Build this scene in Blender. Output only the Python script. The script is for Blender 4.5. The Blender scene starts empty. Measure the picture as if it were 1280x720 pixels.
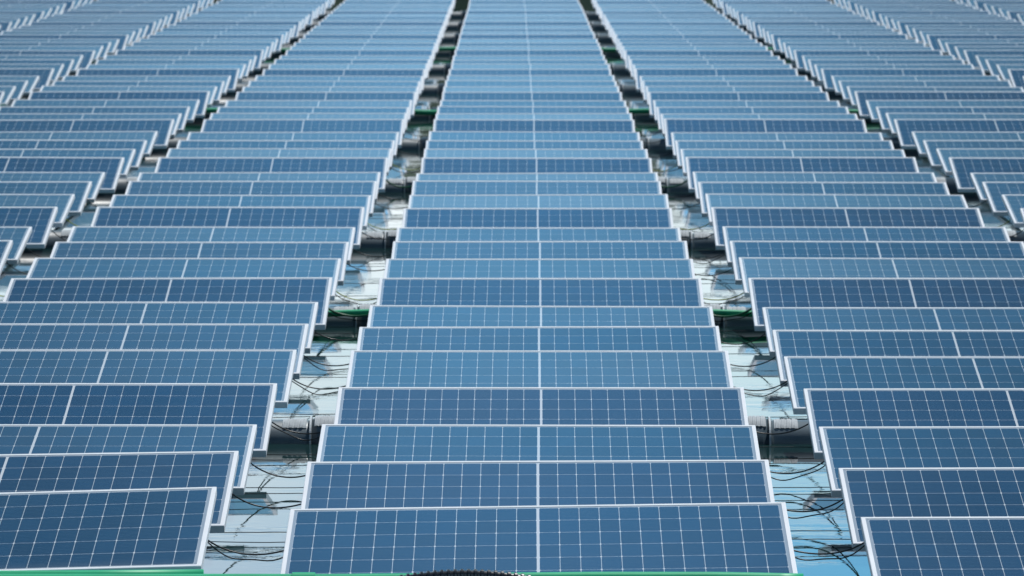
import bpy, bmesh, math, random
from mathutils import Vector
R = math.radians
random.seed(7)
scene = bpy.context.scene
COL = scene.collection

# ------------------------------------------------------------------ camera
F = 5900.0                      # focal length in photo pixels (1280 wide)
TH = math.atan(539 / F)         # pitch below the horizon
WATER_TO_TOP = 0.325            # height of the panels' upper edges above the water
H = 2.75 * math.cos(TH)
CAM_Z = WATER_TO_TOP + H
cam_d = bpy.data.cameras.new('camera')
cam = bpy.data.objects.new('camera', cam_d); COL.objects.link(cam)
cam.location = (0, 0, CAM_Z)
cam.rotation_euler = (math.pi / 2 - TH, 0, math.atan(33.5 / F))
cam_d.sensor_width = 36
cam_d.lens = F / 1280 * 36
cam_d.clip_start = 0.5; cam_d.clip_end = 5000
cam_d.dof.use_dof = True
cam_d.dof.focus_distance = 21.5
cam_d.dof.aperture_fstop = 8.6
scene.camera = cam

def y_of(py, h=H):              # distance of a point h below the camera seen at photo line py
    zc = F * h / (math.cos(TH) * (py + 179))
    return (zc - h * math.sin(TH)) / math.cos(TH)

# ------------------------------------------------------------------ world + sun
SUN_EL, SUN_AZ = R(60), R(38)   # azimuth from +Y (ahead of the camera) towards +X
w = bpy.data.worlds.new('World'); scene.world = w; w.use_nodes = True
nt = w.node_tree
bg = nt.nodes['Background']
sky = nt.nodes.new('ShaderNodeTexSky'); sky.sky_type = 'NISHITA'; sky.sun_disc = False
sky.sun_elevation = SUN_EL; sky.sun_rotation = SUN_AZ
sky.air_density = 1.0; sky.dust_density = 0.6; sky.ozone_density = 2.0
# unseen sky, colours shaped for the reflected tones: bright hazy band with thin cloud above the horizon, the clear blue begins at about 27 degrees
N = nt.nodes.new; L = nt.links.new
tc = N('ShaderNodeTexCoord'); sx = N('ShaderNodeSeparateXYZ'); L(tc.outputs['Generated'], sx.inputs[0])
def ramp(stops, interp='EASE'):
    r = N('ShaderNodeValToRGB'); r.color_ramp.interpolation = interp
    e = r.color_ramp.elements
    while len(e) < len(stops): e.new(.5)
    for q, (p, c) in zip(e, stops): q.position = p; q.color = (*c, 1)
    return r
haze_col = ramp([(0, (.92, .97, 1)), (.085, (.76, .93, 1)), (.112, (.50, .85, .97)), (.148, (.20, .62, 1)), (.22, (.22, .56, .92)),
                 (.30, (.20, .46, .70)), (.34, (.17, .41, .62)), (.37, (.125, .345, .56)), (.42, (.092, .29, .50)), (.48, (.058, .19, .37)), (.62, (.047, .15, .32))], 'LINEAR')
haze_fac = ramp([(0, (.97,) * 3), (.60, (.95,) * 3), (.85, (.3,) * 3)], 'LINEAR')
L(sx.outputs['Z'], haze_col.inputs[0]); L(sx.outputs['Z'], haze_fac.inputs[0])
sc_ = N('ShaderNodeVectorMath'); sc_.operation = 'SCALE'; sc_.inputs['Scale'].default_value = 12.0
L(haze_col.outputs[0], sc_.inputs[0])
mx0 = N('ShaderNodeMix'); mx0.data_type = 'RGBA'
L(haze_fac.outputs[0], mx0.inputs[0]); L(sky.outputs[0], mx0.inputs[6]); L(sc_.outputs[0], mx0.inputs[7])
mp = N('ShaderNodeMapping'); mp.inputs['Scale'].default_value = (3.0, 3.0, 16.0)
nz = N('ShaderNodeTexNoise'); nz.inputs['Scale'].default_value = 2.2; nz.inputs['Detail'].default_value = 6; nz.inputs['Roughness'].default_value = .6
cr = ramp([(.42, (0,) * 3), (.66, (1,) * 3)])
mr = ramp([(0, (.6,) * 3), (.13, (.45,) * 3), (.20, (.07,) * 3), (.6, (.04,) * 3)], 'LINEAR')
mu = N('ShaderNodeMath'); mu.operation = 'MULTIPLY'
mx = N('ShaderNodeMix'); mx.data_type = 'RGBA'; mx.inputs[7].default_value = (12, 12.4, 12.6, 1)
L(tc.outputs['Generated'], mp.inputs['Vector']); L(mp.outputs[0], nz.inputs['Vector']); L(nz.outputs['Fac'], cr.inputs[0])
L(sx.outputs['Z'], mr.inputs[0])
L(cr.outputs['Color'], mu.inputs[0]); L(mr.outputs[0], mu.inputs[1]); L(mu.outputs[0], mx.inputs[0])
L(mx0.outputs[2], mx.inputs[6])
# sky darkened to either side, put in to imitate a lens vignette in the reflections
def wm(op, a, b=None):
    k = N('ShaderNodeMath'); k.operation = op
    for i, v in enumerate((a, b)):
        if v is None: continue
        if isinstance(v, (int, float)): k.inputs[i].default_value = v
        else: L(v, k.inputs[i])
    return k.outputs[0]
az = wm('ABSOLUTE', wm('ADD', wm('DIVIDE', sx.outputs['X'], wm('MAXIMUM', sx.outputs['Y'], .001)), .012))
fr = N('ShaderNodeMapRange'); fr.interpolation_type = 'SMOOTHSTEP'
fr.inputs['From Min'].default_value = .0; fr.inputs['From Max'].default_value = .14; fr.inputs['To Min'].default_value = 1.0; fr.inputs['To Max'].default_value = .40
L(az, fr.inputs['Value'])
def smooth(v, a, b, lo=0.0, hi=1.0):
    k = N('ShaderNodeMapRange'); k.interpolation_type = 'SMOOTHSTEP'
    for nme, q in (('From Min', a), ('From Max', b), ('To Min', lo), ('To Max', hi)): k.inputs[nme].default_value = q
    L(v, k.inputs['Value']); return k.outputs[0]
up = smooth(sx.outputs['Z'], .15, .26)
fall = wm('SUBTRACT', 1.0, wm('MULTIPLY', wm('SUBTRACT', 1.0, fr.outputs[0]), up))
# added to the sky to whiten the left water's reflection: a pale bank low on the left
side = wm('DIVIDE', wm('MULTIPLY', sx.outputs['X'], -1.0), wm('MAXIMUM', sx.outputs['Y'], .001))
lobe = wm('MULTIPLY', wm('MULTIPLY', smooth(side, .0, .07, 0, .42), smooth(sx.outputs['Z'], .15, .24, 1, 0)), smooth(nz.outputs['Fac'], .35, .55, .55, 1))
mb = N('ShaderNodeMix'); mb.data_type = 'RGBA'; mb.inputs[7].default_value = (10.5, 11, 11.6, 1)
L(lobe, mb.inputs[0]); L(mx.outputs[2], mb.inputs[6])
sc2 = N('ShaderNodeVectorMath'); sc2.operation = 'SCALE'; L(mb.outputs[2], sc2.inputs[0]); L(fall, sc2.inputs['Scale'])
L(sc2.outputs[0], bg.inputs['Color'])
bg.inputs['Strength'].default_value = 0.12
sd = bpy.data.lights.new('sun', 'SUN'); sd.energy = 3.6; sd.angle = R(.5); sd.color = (1, .98, .95)
so = bpy.data.objects.new('sun', sd); COL.objects.link(so)
dv = Vector((math.sin(SUN_AZ) * math.cos(SUN_EL), math.cos(SUN_AZ) * math.cos(SUN_EL), math.sin(SUN_EL)))
so.rotation_euler = dv.to_track_quat('Z', 'Y').to_euler()
so.location = (0, 30, 20)
vs = scene.view_settings
vs.view_transform = 'Standard'; vs.look = 'None'; vs.gamma = 1; vs.exposure = 0.15; vs.use_curve_mapping = False

# ------------------------------------------------------------------ materials
def mat(name, col, rough=.5, metal=0, var=.0, vscale=8, bump=0, bscale=60, spec=.5):
    m = bpy.data.materials.new(name); m.use_nodes = True
    t = m.node_tree; b = t.nodes['Principled BSDF']
    b.inputs['Roughness'].default_value = rough; b.inputs['Metallic'].default_value = metal
    b.inputs['Specular IOR Level'].default_value = spec
    b.inputs['Base Color'].default_value = (*col, 1)
    tc = t.nodes.new('ShaderNodeTexCoord')
    if var:
        n = t.nodes.new('ShaderNodeTexNoise'); n.inputs['Scale'].default_value = vscale; n.inputs['Detail'].default_value = 5
        r = t.nodes.new('ShaderNodeMapRange'); r.inputs['From Min'].default_value = .3; r.inputs['From Max'].default_value = .7
        r.inputs['To Min'].default_value = 1 - var; r.inputs['To Max'].default_value = 1 + var
        x = t.nodes.new('ShaderNodeMix'); x.data_type = 'RGBA'; x.blend_type = 'MULTIPLY'; x.inputs[0].default_value = 1
        x.inputs[6].default_value = (*col, 1)
        t.links.new(tc.outputs['Object'], n.inputs['Vector']); t.links.new(n.outputs['Fac'], r.inputs['Value'])
        t.links.new(r.outputs[0], x.inputs[7]); t.links.new(x.outputs[2], b.inputs['Base Color'])
    if bump:
        n2 = t.nodes.new('ShaderNodeTexNoise'); n2.inputs['Scale'].default_value = bscale
        bp = t.nodes.new('ShaderNodeBump'); bp.inputs['Strength'].default_value = bump; bp.inputs['Distance'].default_value = .003
        t.links.new(tc.outputs['Object'], n2.inputs['Vector']); t.links.new(n2.outputs['Fac'], bp.inputs['Height'])
        t.links.new(bp.outputs[0], b.inputs['Normal'])
    return m

M = {}
M['aluminium'] = mat('anodised_aluminium', (.74, .76, .78), .42, .0, .06, 3, spec=.6)
M['backsheet'] = mat('white_backsheet', (.14, .145, .15), .6)
M['steel'] = mat('galvanised_steel', (.35, .36, .37), .45, .6, .15, 12)
M['grey_plastic'] = mat('grey_polyethylene', (.13, .175, .20), .42, 0, .15, 5, .15)
M['dark_plastic'] = mat('dark_grey_polyethylene', (.07, .105, .13), .4, 0, .15, 5, .15)
M['tread'] = mat('weathered_tread', (.40, .44, .46), .7, 0, .18, 20, .2)
M['collar'] = mat('pale_collar', (.55, .60, .62), .45, 0, .1, 12)
M['green_plastic'] = mat('green_pipe_plastic', (.0, .40, .18), .5, 0, .12, 4, .05, 30)
M['black_rubber'] = mat('black_cable_sheath', (.012, .014, .015), .35)
M['green_rubber'] = mat('green_cable_sheath', (.01, .13, .06), .4)
M['yellow_rubber'] = mat('yellow_green_sheath', (.42, .50, .04), .45)
M['conduit'] = mat('corrugated_conduit_plastic', (.018, .022, .028), .28, 0, .2, 20)

def cell_material():
    m = bpy.data.materials.new('solar_cells_under_glass'); m.use_nodes = True
    t = m.node_tree; n = t.nodes; l = t.links; b = n['Principled BSDF']
    def math_(op, a, c=None):
        k = n.new('ShaderNodeMath'); k.operation = op
        for i, v in enumerate((a, c)):
            if v is None: continue
            if isinstance(v, (int, float)): k.inputs[i].default_value = v
            else: l.new(v, k.inputs[i])
        return k.outputs[0]
    tc = n.new('ShaderNodeTexCoord'); s = n.new('ShaderNodeSeparateXYZ'); l.new(tc.outputs['Object'], s.inputs[0])
    ax = math_('ABSOLUTE', s.outputs['X'])
    cw = (1.018 - .005) / 12
    u = math_('DIVIDE', math_('SUBTRACT', ax, .005), cw)
    du = math_('MULTIPLY', math_('ABSOLUTE', math_('SUBTRACT', u, math_('ROUND', u))), cw)
    ch = (1.006 - .034) / 6
    v = math_('DIVIDE', math_('SUBTRACT', s.outputs['Y'], .034), ch)
    dvv = math_('MULTIPLY', math_('ABSOLUTE', math_('SUBTRACT', v, math_('ROUND', v))), ch)
    l1 = math_('LESS_THAN', du, .0010)
    l2 = math_('LESS_THAN', dvv, .0010)
    l3 = math_('LESS_THAN', math_('ADD', du, math_('MULTIPLY', dvv, .45)), .0052)
    l4 = math_('LESS_THAN', ax, .0045)
    l5 = math_('GREATER_THAN', ax, 1.018)
    l6 = math_('LESS_THAN', s.outputs['Y'], .034)
    l7 = math_('GREATER_THAN', s.outputs['Y'], 1.006)
    line = l1
    for q in (l2, l3, l4): line = math_('MAXIMUM', line, q)
    margin = math_('MAXIMUM', math_('MAXIMUM', l5, l6), l7)
    bu = math_('MULTIPLY', v, 9)
    bb = math_('LESS_THAN', math_('ABSOLUTE', math_('SUBTRACT', math_('SUBTRACT', bu, math_('FLOOR', bu)), .5)), .028)
    # cell to cell tone
    cx = n.new('ShaderNodeCombineXYZ'); l.new(math_('FLOOR', math_('DIVIDE', s.outputs['X'], cw)), cx.inputs[0]); l.new(math_('FLOOR', v), cx.inputs[1])
    oi = n.new('ShaderNodeObjectInfo'); l.new(math_('MULTIPLY', oi.outputs['Random'], 57), cx.inputs[2])
    wn = n.new('ShaderNodeTexWhiteNoise'); l.new(cx.outputs[0], wn.inputs['Vector'])
    tone = math_('ADD', math_('MULTIPLY', wn.outputs['Value'], .32), math_('ADD', math_('MULTIPLY', oi.outputs['Random'], .22), .73))
    rgb = n.new('ShaderNodeMix'); rgb.data_type = 'RGBA'; rgb.blend_type = 'MULTIPLY'; rgb.inputs[0].default_value = 1
    rgb.inputs[6].default_value = (.005, .046, .108, 1); l.new(tone, rgb.inputs[7])
    m1 = n.new('ShaderNodeMix'); m1.data_type = 'RGBA'; m1.inputs[7].default_value = (.16, .2, .24, 1)
    l.new(rgb.outputs[2], m1.inputs[6]); l.new(math_('MULTIPLY', bb, .9), m1.inputs[0])
    # film of dust lying on the glass
    ns = n.new('ShaderNodeTexNoise'); ns.inputs['Scale'].default_value = 1.7; ns.inputs['Detail'].default_value = 6
    av = n.new('ShaderNodeVectorMath'); l.new(tc.outputs['Object'], av.inputs[0]); 
    ac = n.new('ShaderNodeCombineXYZ'); l.new(math_('MULTIPLY', oi.outputs['Random'], 40), ac.inputs[0]); l.new(ac.outputs[0], av.inputs[1])
    l.new(av.outputs[0], ns.inputs['Vector'])
    m2 = n.new('ShaderNodeMix'); m2.data_type = 'RGBA'; m2.inputs[7].default_value = (.66, .69, .71, 1)
    l.new(m1.outputs[2], m2.inputs[6]); l.new(line, m2.inputs[0])
    m3 = n.new('ShaderNodeMix'); m3.data_type = 'RGBA'; m3.inputs[7].default_value = (.36, .36, .34, 1)
    l.new(m2.outputs[2], m3.inputs[6]); low = math_('MULTIPLY', math_('MAXIMUM', math_('SUBTRACT', .11, s.outputs['Y']), 0), 2.6)
    l.new(math_('MULTIPLY', ns.outputs['Fac'], math_('ADD', low, .03)), m3.inputs[0])
    mm = n.new('ShaderNodeMix'); mm.data_type = 'RGBA'; mm.inputs[7].default_value = (.34, .39, .44, 1)
    l.new(m2.outputs[2], mm.inputs[6]); l.new(margin, mm.inputs[0])
    l.remove(m3.inputs[6].links[0]); l.new(mm.outputs[2], m3.inputs[6])
    # few droppings
    vo = n.new('ShaderNodeTexVoronoi'); vo.inputs['Scale'].default_value = 3.2; l.new(av.outputs[0], vo.inputs['Vector'])
    sc = n.new('ShaderNodeSeparateColor'); l.new(vo.outputs['Color'], sc.inputs[0])
    sp = math_('MULTIPLY', math_('LESS_THAN', vo.outputs['Distance'], .028), math_('GREATER_THAN', sc.outputs[0], .90))
    m4 = n.new('ShaderNodeMix'); m4.data_type = 'RGBA'; m4.inputs[7].default_value = (.8, .8, .78, 1)
    l.new(m3.outputs[2], m4.inputs[6]); l.new(sp, m4.inputs[0])
    l.new(m4.outputs[2], b.inputs['Base Color'])
    b.inputs['Roughness'].default_value = .10
    l.new(math_('ADD', math_('MULTIPLY', ns.outputs['Fac'], .08), .06), b.inputs['Roughness'])
    b.inputs['IOR'].default_value = 1.5; b.inputs['Coat Weight'].default_value = .8; b.inputs['Coat Roughness'].default_value = .04
    bp = n.new('ShaderNodeBump'); bp.inputs['Strength'].default_value = .12; bp.inputs['Distance'].default_value = .004
    n3 = n.new('ShaderNodeTexNoise'); n3.inputs['Scale'].default_value = 2.2; n3.inputs['Detail'].default_value = 2
    l.new(av.outputs[0], n3.inputs['Vector']); l.new(n3.outputs['Fac'], bp.inputs['Height']); l.new(bp.outputs[0], b.inputs['Normal'])
    return m
M['cells'] = cell_material()

def water_material():
    m = bpy.data.materials.new('calm_green_water'); m.use_nodes = True
    t = m.node_tree; n = t.nodes; l = t.links; b = n['Principled BSDF']
    b.inputs['Base Color'].default_value = (.012, .035, .035, 1)
    b.inputs['Roughness'].default_value = .02; b.inputs['IOR'].default_value = 1.333
    tc = n.new('ShaderNodeTexCoord')
    mp = n.new('ShaderNodeMapping'); mp.inputs['Scale'].default_value = (1.0, 1.7, 1)
    l.new(tc.outputs['Object'], mp.inputs['Vector'])
    a = n.new('ShaderNodeTexNoise'); a.inputs['Scale'].default_value = 5; a.inputs['Detail'].default_value = 4
    l.new(mp.outputs[0], a.inputs['Vector'])
    c = n.new('ShaderNodeTexNoise'); c.inputs['Scale'].default_value = .9; c.inputs['Detail'].default_value = 2
    l.new(mp.outputs[0], c.inputs['Vector'])
    r = n.new('ShaderNodeMapRange'); r.inputs['From Min'].default_value = .42; r.inputs['From Max'].default_value = .65
    r.inputs['To Min'].default_value = .05; r.inputs['To Max'].default_value = 1
    l.new(c.outputs['Fac'], r.inputs['Value'])
    bp = n.new('ShaderNodeBump'); bp.inputs['Distance'].default_value = .0022
    l.new(r.outputs[0], bp.inputs['Strength']); l.new(a.outputs['Fac'], bp.inputs['Height']); l.new(bp.outputs[0], b.inputs['Normal'])
    return m
M['water'] = water_material()

# ------------------------------------------------------------------ mesh helpers
def link(name, me, parent=None, m=None, smooth=False):
    if m and not me.materials: me.materials.append(m)
    if smooth:
        for p in me.polygons: p.use_smooth = True
    o = bpy.data.objects.new(name, me); COL.objects.link(o)
    if parent: o.parent = parent
    return o
def bm_mesh(name, bm):
    me = bpy.data.meshes.new(name); bm.to_mesh(me); bm.free(); return me
def box(bm, x0, x1, y0, y1, z0, z1):
    v = [bm.verts.new((x, y, z)) for z in (z0, z1) for y in (y0, y1) for x in (x0, x1)]
    for f in ((0, 2, 3, 1), (4, 5, 7, 6), (0, 1, 5, 4), (2, 6, 7, 3), (0, 4, 6, 2), (1, 3, 7, 5)):
        bm.faces.new([v[i] for i in f])
def tag(o, label=None, cat=None, group=None, kind=None):
    for k, v in (('label', label), ('category', cat), ('group', group), ('kind', kind)):
        if v: o[k] = v
def empty(name, loc, rot=(0, 0, 0)):
    o = bpy.data.objects.new(name, None); o.empty_display_size = .1
    o.location = loc; o.rotation_euler = rot; COL.objects.link(o); return o
def lathe_x(bm, prof, n=40):
    """surface of revolution about X; prof = [(x, r)]"""
    rings = [[bm.verts.new((x, r * math.cos(2 * math.pi * i / n), r * math.sin(2 * math.pi * i / n))) for i in range(n)] for x, r in prof]
    for a, b in zip(rings, rings[1:]):
        for i in range(n): bm.faces.new((a[i], a[(i + 1) % n], b[(i + 1) % n], b[i]))
    bm.faces.new(rings[0][::-1]); bm.faces.new(rings[-1])
def tube(bm, pts, r, n=8, closed_ends=True):
    pts = [Vector(p) for p in pts]; rings = []
    for i, p in enumerate(pts):
        d = (pts[min(i + 1, len(pts) - 1)] - pts[max(i - 1, 0)]).normalized()
        a = d.cross(Vector((0, 0, 1)))
        if a.length < 1e-3: a = d.cross(Vector((0, 1, 0)))
        a.normalize(); b = d.cross(a)
        rr = r[i] if isinstance(r, (list, tuple)) else r
        rings.append([bm.verts.new(p + a * rr * math.cos(2 * math.pi * k / n) + b * rr * math.sin(2 * math.pi * k / n)) for k in range(n)])
    for A, B in zip(rings, rings[1:]):
        for k in range(n): bm.faces.new((A[k], A[(k + 1) % n], B[(k + 1) % n], B[k]))
    bm.faces.new(rings[0][::-1]); bm.faces.new(rings[-1])

ORD = ['', 'first', 'second', 'third', 'fourth', 'fifth', 'sixth', 'seventh', 'eighth', 'ninth', 'tenth', 'eleventh', 'twelfth',
       'thirteenth', 'fourteenth', 'fifteenth', 'sixteenth', 'seventeenth', 'eighteenth', 'nineteenth', 'twentieth',
       'twenty-first', 'twenty-second', 'twenty-third', 'twenty-fourth', 'twenty-fifth']

# ------------------------------------------------------------------ water
bm = bmesh.new()
vs_ = [bm.verts.new(p) for p in ((-900, -60, 0), (900, -60, 0), (900, 3500, 0), (-900, 3500, 0))]
bm.faces.new(vs_)
wo = link('water', bm_mesh('water', bm), None, M['water'])
tag(wo, 'calm pale reflecting water under the floating array', kind='structure')

# wooded far shore, mirrored in the farthest water
bm = bmesh.new(); brn = random.Random(5); n_ = 420; grid = []
for i in range(n_ + 1):
    x = -420 + 840 * i / n_
    hh = 15 + 3 * math.sin(x * .021) + 2 * math.sin(x * .07 + 1) + brn.uniform(-1.2, 1.2)
    row = []
    for j in range(9):
        u = j / 8; row.append(bm.verts.new((x + brn.uniform(-.8, .8), 245 + 26 * u + brn.uniform(-1.5, 1.5) + .0006 * x * x, -.5 + (hh + .5) * math.sin(u * math.pi / 2) ** .7 + (brn.uniform(-.8, .8) if j else 0))))
    grid.append(row)
for P, Q in zip(grid, grid[1:]):
    for j in range(8): bm.faces.new((P[j], P[j + 1], Q[j + 1], Q[j]))
o = link('wooded_hills', bm_mesh('wooded_hills', bm), None, mat('far_woodland', (.03, .055, .028), .9, 0, .5, .25))
tag(o, 'dark green wooded shore far behind the array', kind='structure')

# ------------------------------------------------------------------ array layout
tops = [631.7, 575.6, 530.6, 483.9, 438, 408.9, 381.4, 347, 322.8, 301.6, 283.8, 259.3, 243.3, 226.7, 215.5, 196.7,
        186, 175.1, 165, 149, 141.6, 133.5, 125.0, 114.5, 108.0, 101.0, 94.5, 86]
dark_tops = [86, 62.5, 43, 27, 13.5, 1.0, -11.0]
for a, b in zip(dark_tops, dark_tops[1:]):
    ia, ib = 1 / (a + 179), 1 / (b + 179)
    for q in (.235, .47, .70, 1.0):
        tops.append(1 / (ia + (ib - ia) * q) - 179)
NROW = 48                       # rows the photograph shows
tops = tops[:51]
ROWY = [y_of(t) for t in tops]
def bend(Y):                    # the whole array drifts to the left with distance
    return -.29 * (max(0, Y - 33) / 58) ** 1.25 + (.008 if Y > 24 else 0)
PITCH = 2.41
TILT = {}
pat = {3: 12.0, 0: 8.7, 1: 10.2, 2: 8.9}
for r in range(len(tops)): TILT[r] = pat[r % 4]
TILT.update({0: 10.2, 1: 11.0, 2: 9.6, 3: 11.6, 4: 9.3, 5: 10.3, 6: 9.7})
SLANT = 1.04
rnd = random.Random(3)
# measured vertical offsets (metres) and rolls of the nearest panels: (row, column) -> (dz, roll degrees)
NEAR = {(0, -1): (.050, -1.6), (0, 0): (.0, -.85), (0, 1): (-.043, -.3), (1, -1): (.028, -.9), (1, 0): (0, -.3), (1, 1): (-.028, -.25),
        (2, -1): (.0, 0), (2, 0): (0, .1), (2, 1): (-.006, -.15), (3, -1): (.02, 0), (3, 0): (0, 0), (3, 1): (-.004, -.1),
        (4, -1): (.004, 0), (4, 0): (0, 0), (4, 1): (-.032, 0), (5, -1): (.02, 0), (5, 1): (-.015, 0), (6, -1): (.02, .05), (6, 1): (-.012, 0)}

def top_centre(r, k):
    dz, roll = NEAR.get((r, k), (rnd.uniform(-.005, .005), rnd.gauss(0, .12)))
    return Vector((bend(ROWY[r]) + k * PITCH + rnd.uniform(-.006, .006), ROWY[r], WATER_TO_TOP + dz)), R(roll)
PANELS = {}
for r in range(len(tops)):
    for k in range(-6, 7):
        c, roll = top_centre(r, k)
        tl = R(TILT[r] + (rnd.gauss(0, .35) if r > 2 else 0))
        yaw = R(rnd.gauss(0, .06))
        base = c - Vector((0, SLANT * math.cos(tl), SLANT * math.sin(tl)))
        PANELS[r, k] = (base, tl, roll, yaw)

cy, sy = math.cos(cam.rotation_euler[2]), math.sin(cam.rotation_euler[2])
def project(p):
    d = p - Vector((0, 0, CAM_Z))
    x = d.x * cy + d.y * sy; yy = -d.x * sy + d.y * cy
    zc = yy * math.cos(TH) - d.z * math.sin(TH); up = yy * math.sin(TH) + d.z * math.cos(TH)
    return 640 + F * x / zc, 360 - F * up / zc

def in_view(r, k):
    b, tl, roll, yaw = PANELS[r, k]
    top = b + Vector((0, SLANT * math.cos(tl), SLANT * math.sin(tl)))
    xs = []; ys = []
    for p in (top, b):
        for s in (-1.05, 1.05):
            q = project(p + Vector((s, 0, 0))); xs.append(q[0]); ys.append(q[1])
    return max(xs) > 1 and min(xs) < 1279 and r < NROW and min(ys[0], ys[1]) > -2

# ------------------------------------------------------------------ panel prototype
def frame_mesh():
    bm = bmesh.new(); W, lip, D = 1.05, .019, .035
    o = [(-W, 0), (W, 0), (W, SLANT), (-W, SLANT)]
    i = [(-W + lip, lip), (W - lip, lip), (W - lip, SLANT - lip), (-W + lip, SLANT - lip)]
    c = .0022
    oc = [(-W + c, c), (W - c, c), (W - c, SLANT - c), (-W + c, SLANT - c)]
    loops = [[bm.verts.new((x, y, z)) for x, y in P] for P, z in ((o, -D), (o, -c), (oc, 0), (i, 0), (i, -D))]
    for A, B in zip(loops, loops[1:] + loops[:1]):
        for q in range(4): bm.faces.new((A[q], A[(q + 1) % 4], B[(q + 1) % 4], B[q]))
    bmesh.ops.recalc_face_normals(bm, faces=bm.faces)
    return bm_mesh('frame', bm)
def sheet_mesh():
    bm = bmesh.new(); box(bm, -1.0322, 1.0322, .0178, SLANT - .0178, -.0075, -.0025)
    bmesh.ops.recalc_face_normals(bm, faces=bm.faces)
    me = bm_mesh('cell_sheet', bm); me.materials.append(M['cells']); me.materials.append(M['backsheet'])
    for p in me.polygons: p.material_index = 1 if p.normal.z < -.5 else 0
    return me
fm, sm = frame_mesh(), sheet_mesh(); fm.materials.append(M['aluminium'])
def bracket_mesh():
    bm = bmesh.new()            # a Z shaped leg under the high edge and its foot on the beam
    box(bm, -.02, .02, .955, .96, -.205, -.036); box(bm, -.02, .02, .92, .955, -.205, -.200); box(bm, -.02, .02, .96, .995, -.041, -.036)
    box(bm, -.02, .02, .05, .055, -.046, -.036)
    box(bm, -.02, .02, .055, .95, -.046, -.041)
    bmesh.ops.recalc_face_normals(bm, faces=bm.faces)
    return bm_mesh('support_bracket', bm)
bkm = bracket_mesh(); bkm.materials.append(M['steel'])
def jbox_mesh():
    bm = bmesh.new(); box(bm, -.05, .05, .86, .94, -.03, -.008)
    bmesh.ops.recalc_face_normals(bm, faces=bm.faces)
    return bm_mesh('junction_box', bm)

def col_name(k):
    if k == 0: return 'middle column'
    return '%s column %s of the middle' % (ORD[abs(k)], 'left' if k < 0 else 'right')
def row_name(r):
    return '%s row from front' % ORD[r + 1] if r < 24 else '%s row from top edge' % ORD[NROW - r]
def tone_name(r):
    t = TILT[r]
    return 'dark blue' if t > 11 else ('mid blue' if t > 9.9 else 'pale blue')

vis = [(r, k) for (r, k) in PANELS if in_view(r, k)]
vis.sort(key=lambda q: (q[0], abs(q[1])))
print('PANELS IN VIEW', len(vis))
things, rest = vis[:300], vis[300:]
proto = None
for r, k in things:
    b, tl, roll, yaw = PANELS[r, k]
    root = empty('solar_panel', b, (tl, roll, yaw)); root.rotation_mode = 'XYZ'
    tag(root, '%s solar panel, %s, %s' % (tone_name(r), row_name(r), col_name(k)), 'solar panel', 'solar panels of the floating array')
    if proto is None:
        link('frame', fm, root); link('cell_sheet', sm, root)
        for s in (-.72, .72): link('support_bracket', bkm, root).location.x = s
        proto = root
    else:
        for ch in proto.children:
            if ch.name.startswith('support') and r > 5: continue
            c = ch.copy(); COL.objects.link(c); c.parent = root
# the rest of the array, beyond 300 panels in view and beside the frame: one object
from mathutils import Matrix, Euler
shown = set(things)
def visible_margin(r, k):
    lo = project(PANELS[r, k][0] + Vector((1.05, 0, 0)))[0]; hi = project(PANELS[r, k][0] - Vector((1.05, 0, 0)))[0]
    return lo > -560 and hi < 1840
verts, faces, mats = [], [], []
for (r, k), (b, tl, roll, yaw) in PANELS.items():
    if (r, k) in shown or not ((r, k) in rest or visible_margin(r, k)): continue
    mw = Matrix.Translation(b) @ Euler((tl, roll, yaw), 'XYZ').to_matrix().to_4x4()
    for me, mi in ((fm, 0), (sm, 1)):
        o0 = len(verts)
        # local coordinates are kept for the cell pattern in an attribute-free way: pattern repeats from a UV layer
        for v in me.vertices: verts.append((mw @ v.co, v.co.copy()))
        for p in me.polygons:
            faces.append([o0 + i for i in p.vertices]); mats.append(mi if mi == 0 else (1 if p.material_index == 0 else 2))
if faces:
    me = bpy.data.meshes.new('further_solar_panels'); me.from_pydata([v[0] for v in verts], [], faces)
    uv = me.uv_layers.new(name='panel')
    for lp in me.loops:
        c = verts[lp.vertex_index][1]; uv.data[lp.index].uv = (c.x, c.y)
    m2 = M['cells'].copy(); m2.name = 'solar_cells_under_glass_by_uv'
    t = m2.node_tree; tcn = [q for q in t.nodes if q.type == 'TEX_COORD'][0]
    for lk in [q for q in t.links if q.from_node == tcn]:
        to = lk.to_socket; t.links.remove(lk); t.links.new(tcn.outputs['UV'], to)
    for q in (M['aluminium'], m2, M['backsheet']): me.materials.append(q)
    for p, i in zip(me.polygons, mats): p.material_index = i
    o = link('further_solar_panels', me)
    tag(o, 'mass of further solar panels at the far end and sides of the array', 'solar panels', kind='stuff')

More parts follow.
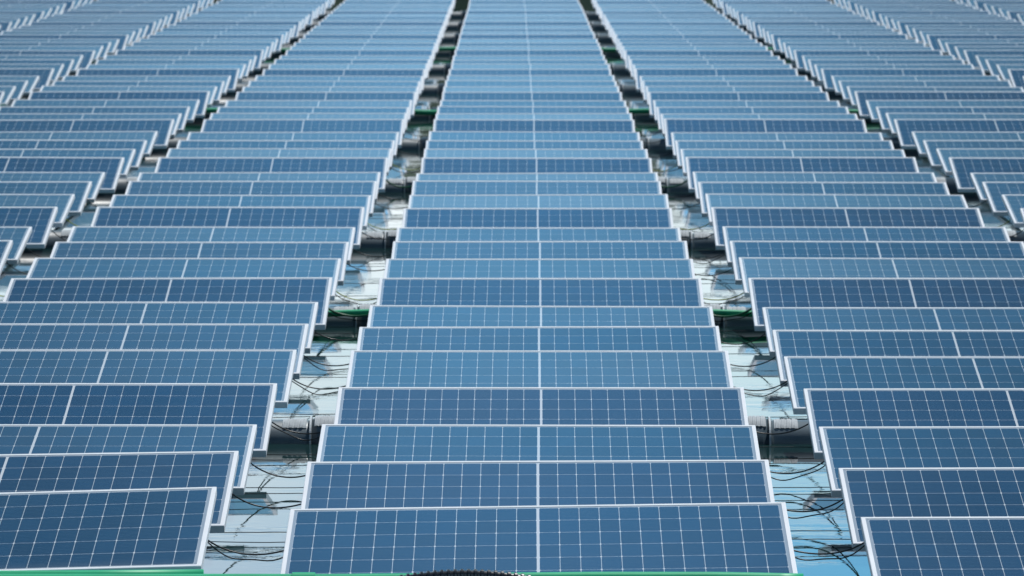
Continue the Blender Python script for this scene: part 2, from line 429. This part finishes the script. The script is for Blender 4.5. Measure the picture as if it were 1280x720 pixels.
# ------------------------------------------------------------------ floating cross pipes
def gap_x(g, Y):                # centre of a gap; g = -1 is the first gap left of the middle column, 1 the first right
    return bend(Y) + (g - .5 if g > 0 else g + .5) * PITCH
RP = .150
def section_mesh(big):
    bm = bmesh.new(); h = PITCH / 2 - .004
    if big: lathe_x(bm, [(-h, RP - .014), (-h + .03, RP - .004), (-h + .032, RP), (h - .032, RP), (h - .03, RP - .004), (h, RP - .014)], 44)
    else:
        q = RP - .016
        lathe_x(bm, [(-h, q - .006), (-h + .02, q), (h - .02, q), (h, q - .006)], 44)
        box(bm, -h + .01, h - .01, -q - .022, -q + .01, -.005, .013)      # moulded seam along the front
    bmesh.ops.recalc_face_normals(bm, faces=bm.faces)
    me = bm_mesh('pipe_section', bm)
    for p in me.polygons: p.use_smooth = len(p.vertices) == 4 and abs(p.normal.x) < .5
    return me
def tread_mesh(n, wd, q):
    """ribbed saddle following the upper front of the pipe of radius q (origin on the pipe axis)"""
    bm = bmesh.new(); st = wd / n; m = 10; A0, A1 = R(-42), R(25)
    def strip(xa, xb, r0, r1, skew):
        rows = []
        for i in range(m + 1):
            a = A0 + (A1 - A0) * i / m; sk = skew * (i / m - .5)
            rows.append([bm.verts.new((x + sk, math.sin(a) * r, math.cos(a) * r)) for x, r in ((xa, r0), (xa + .003, r1), (xb - .003, r1), (xb, r0))])
        for P, Q in zip(rows, rows[1:]):
            for j in range(3): bm.faces.new((P[j], P[j + 1], Q[j + 1], Q[j]))
        bm.faces.new(rows[0]); bm.faces.new(rows[-1][::-1])
    strip(-wd / 2 - .01, wd / 2 + .01, q - .004, q + .003, 0)
    for i in range(n):
        x = -wd / 2 + st * (i + .5); strip(x - st * .40, x + st * .40, q + .001, q + .0065, .012)
    bmesh.ops.recalc_face_normals(bm, faces=bm.faces)
    return bm_mesh('tread_pad', bm)
def collar_mesh():
    bm = bmesh.new(); lathe_x(bm, [(-.0055, RP - .012), (-.005, RP + .0015), (.005, RP + .0015), (.0055, RP - .012)], 44)
    bmesh.ops.recalc_face_normals(bm, faces=bm.faces)
    return bm_mesh('collar', bm)
big_m, small_m = section_mesh(True), section_mesh(False)
big_m.materials.append(M['dark_plastic']); small_m.materials.append(M['grey_plastic'])
tread_big, tread_small = tread_mesh(5, .105, RP), tread_mesh(4, .11, RP - .016)
tread_big.materials.append(M['tread']); tread_small.materials.append(M['tread'])
collar_m = collar_mesh(); collar_m.materials.append(M['collar'])
PIPE_Y = []
pipe_rows = [r for r in range(3, 48, 4)]
green_rows = {7, 23, 35}
for n, r in enumerate(pipe_rows):
    Y = ROWY[r] + (.35 if r == 3 else .18); PIPE_Y.append(Y)
    root = empty('floating_pipe', (bend(Y), Y, -.022), (0, 0, R(rnd.gauss(0, .05))))
    nm = '%s from the front' % ORD[n + 1] if n < 6 else '%s from the back' % ORD[len(pipe_rows) - n]
    tag(root, 'grey floating pipe crossing under the panels, %s' % nm, 'pipe', 'floating cross pipes')
    kmax = min(6, int(760 / (F / Y * PITCH)) + 1)
    for k in range(-kmax, kmax + 1):
        big = k % 2 == 0
        c = link('pipe_section', big_m if big else small_m, root); c.location.x = k * PITCH
    for g in range(-kmax, kmax):
        x = (g + .5) * PITCH
        big_side = -1 if g % 2 == 0 else 1                 # middle column's section is the stout one
        c = link('collar', collar_m, root); c.location.x = x; c.rotation_euler.x = R(rnd.uniform(-8, 8))
        if r < 16:
            t = link('tread_pad', tread_big, root); t.location = (x + big_side * .082, 0, 0)
            t = link('tread_pad', tread_small, root); t.location = (x - big_side * .085, 0, 0)
    if r in green_rows:
        bm = bmesh.new(); tube(bm, [(-8 - .0 + i * .25, -.0, .012 * math.sin(i * .9 + n)) for i in range(65)], .021 if r < 20 else .03, 12)
        o = link('green_hose', bm_mesh('green_hose', bm), None, M['green_plastic'], True)
        o.location = (bend(Y), Y - RP - .008, .088)
        tag(o, 'green hose along the %s floating pipe from the front' % ORD[n + 1], 'hose', 'green hoses along the pipes')

# carrying beams under each column (they join the rafts and rest on the pipes)
for k in range(-4, 5):
    root = empty('support_beam', (k * PITCH, ROWY[0], .118))
    tag(root, 'pair of steel beams carrying the %s' % (col_name(k)), 'beam', 'support beams under the columns')
    pts = [Y for Y in [ROWY[0] - .9 + i * 2.5 for i in range(32)] if Y < ROWY[50] + 1]
    for s in (-.72, .72):
        bm = bmesh.new(); prev = None
        for Y in pts:
            x = s + bend(Y); y = Y - ROWY[0]
            ring = [bm.verts.new(p) for p in ((x - .02, y, -.02), (x + .02, y, -.02), (x + .02, y, .012), (x - .02, y, .012))]
            if prev:
                for q in range(4): bm.faces.new((prev[q], prev[(q + 1) % 4], ring[(q + 1) % 4], ring[q]))
            else: bm.faces.new(ring)
            prev = ring
        bm.faces.new(prev[::-1]); bmesh.ops.recalc_face_normals(bm, faces=bm.faces)
        link('rail', bm_mesh('rail', bm), root, M['steel'])

# ------------------------------------------------------------------ cables across the gaps
def gap_phrase(g):
    side = 'left' if g < 0 else 'right'
    return 'gap %s of the middle column' % side if abs(g) == 1 else '%s gap %s of the middle column' % (ORD[abs(g)], side)
def cable(name, pts, r, m, label, group, cat='cable'):
    bm = bmesh.new(); o0 = Vector(pts[0]); tube(bm, [Vector(p) - o0 for p in pts], r, 8)
    o = link(name, bm_mesh(name, bm), None, m, True); o.location = o0
    tag(o, label, cat, group); return o
cr_ = random.Random(11)
HG = .155                        # half the gap
for g in (-1, 1, -2, 2, -3, 3):
    lim = {1: 22, 2: 14, 3: 10}[abs(g)]
    for r in range(lim):
        if abs(g) > 1 and not (-60 < project(Vector((gap_x(g, ROWY[r]), ROWY[r], .1)))[0] < 1340): continue
        rn = '%s row' % ORD[r + 1]
        out = -1 if g < 0 else 1          # direction away from the middle column
        X = gap_x(g, ROWY[r])
        # 1 sagging cable joining neighbouring panels behind their high edges
        za, zb, zl = .255 + cr_.uniform(-.03, .02), .205 + cr_.uniform(-.03, .03), .075 + cr_.uniform(-.03, .03)
        Y0 = ROWY[r] + (cr_.uniform(-.02, .10) if r % 4 != 3 else -.06)
        pts = []
        for i in range(25):
            t = i / 24; x = X + out * (HG + .12 - t * (2 * HG + .24))
            z = (za * (1 - t) + zb * t); s = 4 * t * (1 - t); zz = z - (z - zl) * s ** .8
            pts.append((x, Y0 + .05 * math.sin(t * 3), zz))
        c = M['black_rubber']; cn = 'black'
        if r % 8 == 7: c, cn = M['green_rubber'], 'green'
        if r in (8, 12, 17): c, cn = M['yellow_rubber'], 'yellow-green'
        if r in (8, 12, 17):                      # the yellow one hangs lower, in front of the pipe
            pts = [(p[0], p[1] - .3, p[2] - .03) for p in pts]
        cable('power_cable', pts, .0036 if cn != 'green' else .007, c, '%s cable sagging across the %s, %s' % (cn, gap_phrase(g), rn), 'sagging cables across the gaps')
        if abs(g) > 1: continue
        # 1b a second strand on some rows
        if r < 14 and cr_.random() < .6:
            q = [(p[0], p[1] + .03, p[2] - .012 - .02 * math.sin(math.pi * i / 24) + .006 * math.sin(i * .7 + r)) for i, p in enumerate(pts)]
            cable('power_cable', q, .003, M['black_rubber'], 'thin cable under the sagging one, %s, %s' % (gap_phrase(g), rn), 'thin strands across the gaps')
        Yw = ROWY[r] + cr_.uniform(.95, 1.2)
        # 3 two nearly straight thin lines close above the water
        if r < 16:
            for s, z0 in enumerate((.055, .018) if r < 4 else (.05,)):
                Yl = Yw - .02 + cr_.uniform(-.05, .05); a = cr_.uniform(-.008, .012)
                pts = [(X + (i / 16 - .5) * .72, Yl + .02 * (i / 16), z0 + a * math.sin(math.pi * i / 16) + cr_.uniform(-.0006, .0006)) for i in range(17)]
                cable('tie_line', pts, .0020, M['black_rubber'], '%s thin straight line across the %s, %s' % (('upper', 'lower')[s], gap_phrase(g), rn), 'thin tie lines close above the water', 'line')

# ------------------------------------------------------------------ foreground green pipe and corrugated conduit
YG = ROWY[0] - 1.28
KG = F / (YG * math.cos(TH) + 2.95 * math.sin(TH))
def gx(px): return (px - 673.5) / KG
def gz(py): return CAM_Z - (py + 179) * math.cos(TH) / KG
x_end = gx(1004)
RG = .028
root = empty('green_pipe', (0, YG, 0))
tag(root, 'long green pipe along the bottom edge in front of the nearest panels', 'pipe')
pts = []
for i in range(50):
    t = i / 49; px = -420 + (1004 + 420) * t
    pts.append((gx(px), 0, gz(714.2 - 3.0 * max(0, min(1, (px - 420) / 330)) + 2.0 * max(0, (px - 900) / 104)) - RG - .009))
bm = bmesh.new(); tube(bm, pts, RG, 20)
link('pipe_body', bm_mesh('pipe_body', bm), root, M['green_plastic'], True)
bm = bmesh.new(); lathe_x(bm, [(-.047, RG + .001), (-.045, RG + .006), (.045, RG + .006), (.047, RG + .001)], 28)
o = link('coupler', bm_mesh('coupler', bm), root, M['green_plastic'], False); o.location = (gx(380), 0, gz(714.2) - RG - .009)
# lower green hose end under the first panel left of the middle
bm = bmesh.new(); tube(bm, [(gx(-420), 0, 0), (gx(-100), 0, .0), (gx(120), 0, .004), (gx(252), 0, .008)], .024, 18)
o = link('green_pipe', bm_mesh('green_pipe', bm), None, M['green_plastic'], True); o.location = (0, YG + .12, gz(709.5) - .056)
tag(o, 'second green pipe end tucked under the nearest panel of the left column', 'pipe')
# conduit
pts, rad = [], []
nrib = 26; x0, x1 = gx(470), gx(684)
for i in range(nrib * 6 + 1):
    t = i / (nrib * 6); x = x0 + (x1 - x0) * t
    a = (t - .5) * 2
    z = gz(712.6) - .004 - .044 * a * a
    pts.append((x, YG - .1 + .03 * a, z))
    ph = (i % 6) / 6
    rad.append(.026 if ph < .5 else .020)
bm = bmesh.new(); tube(bm, pts, rad, 20)
o = link('corrugated_conduit', bm_mesh('corrugated_conduit', bm), None, M['conduit'])
tag(o, 'black corrugated conduit arching over the green pipe at the bottom edge', 'conduit')

scene.render.engine = 'CYCLES'
scene.cycles.max_bounces = 6
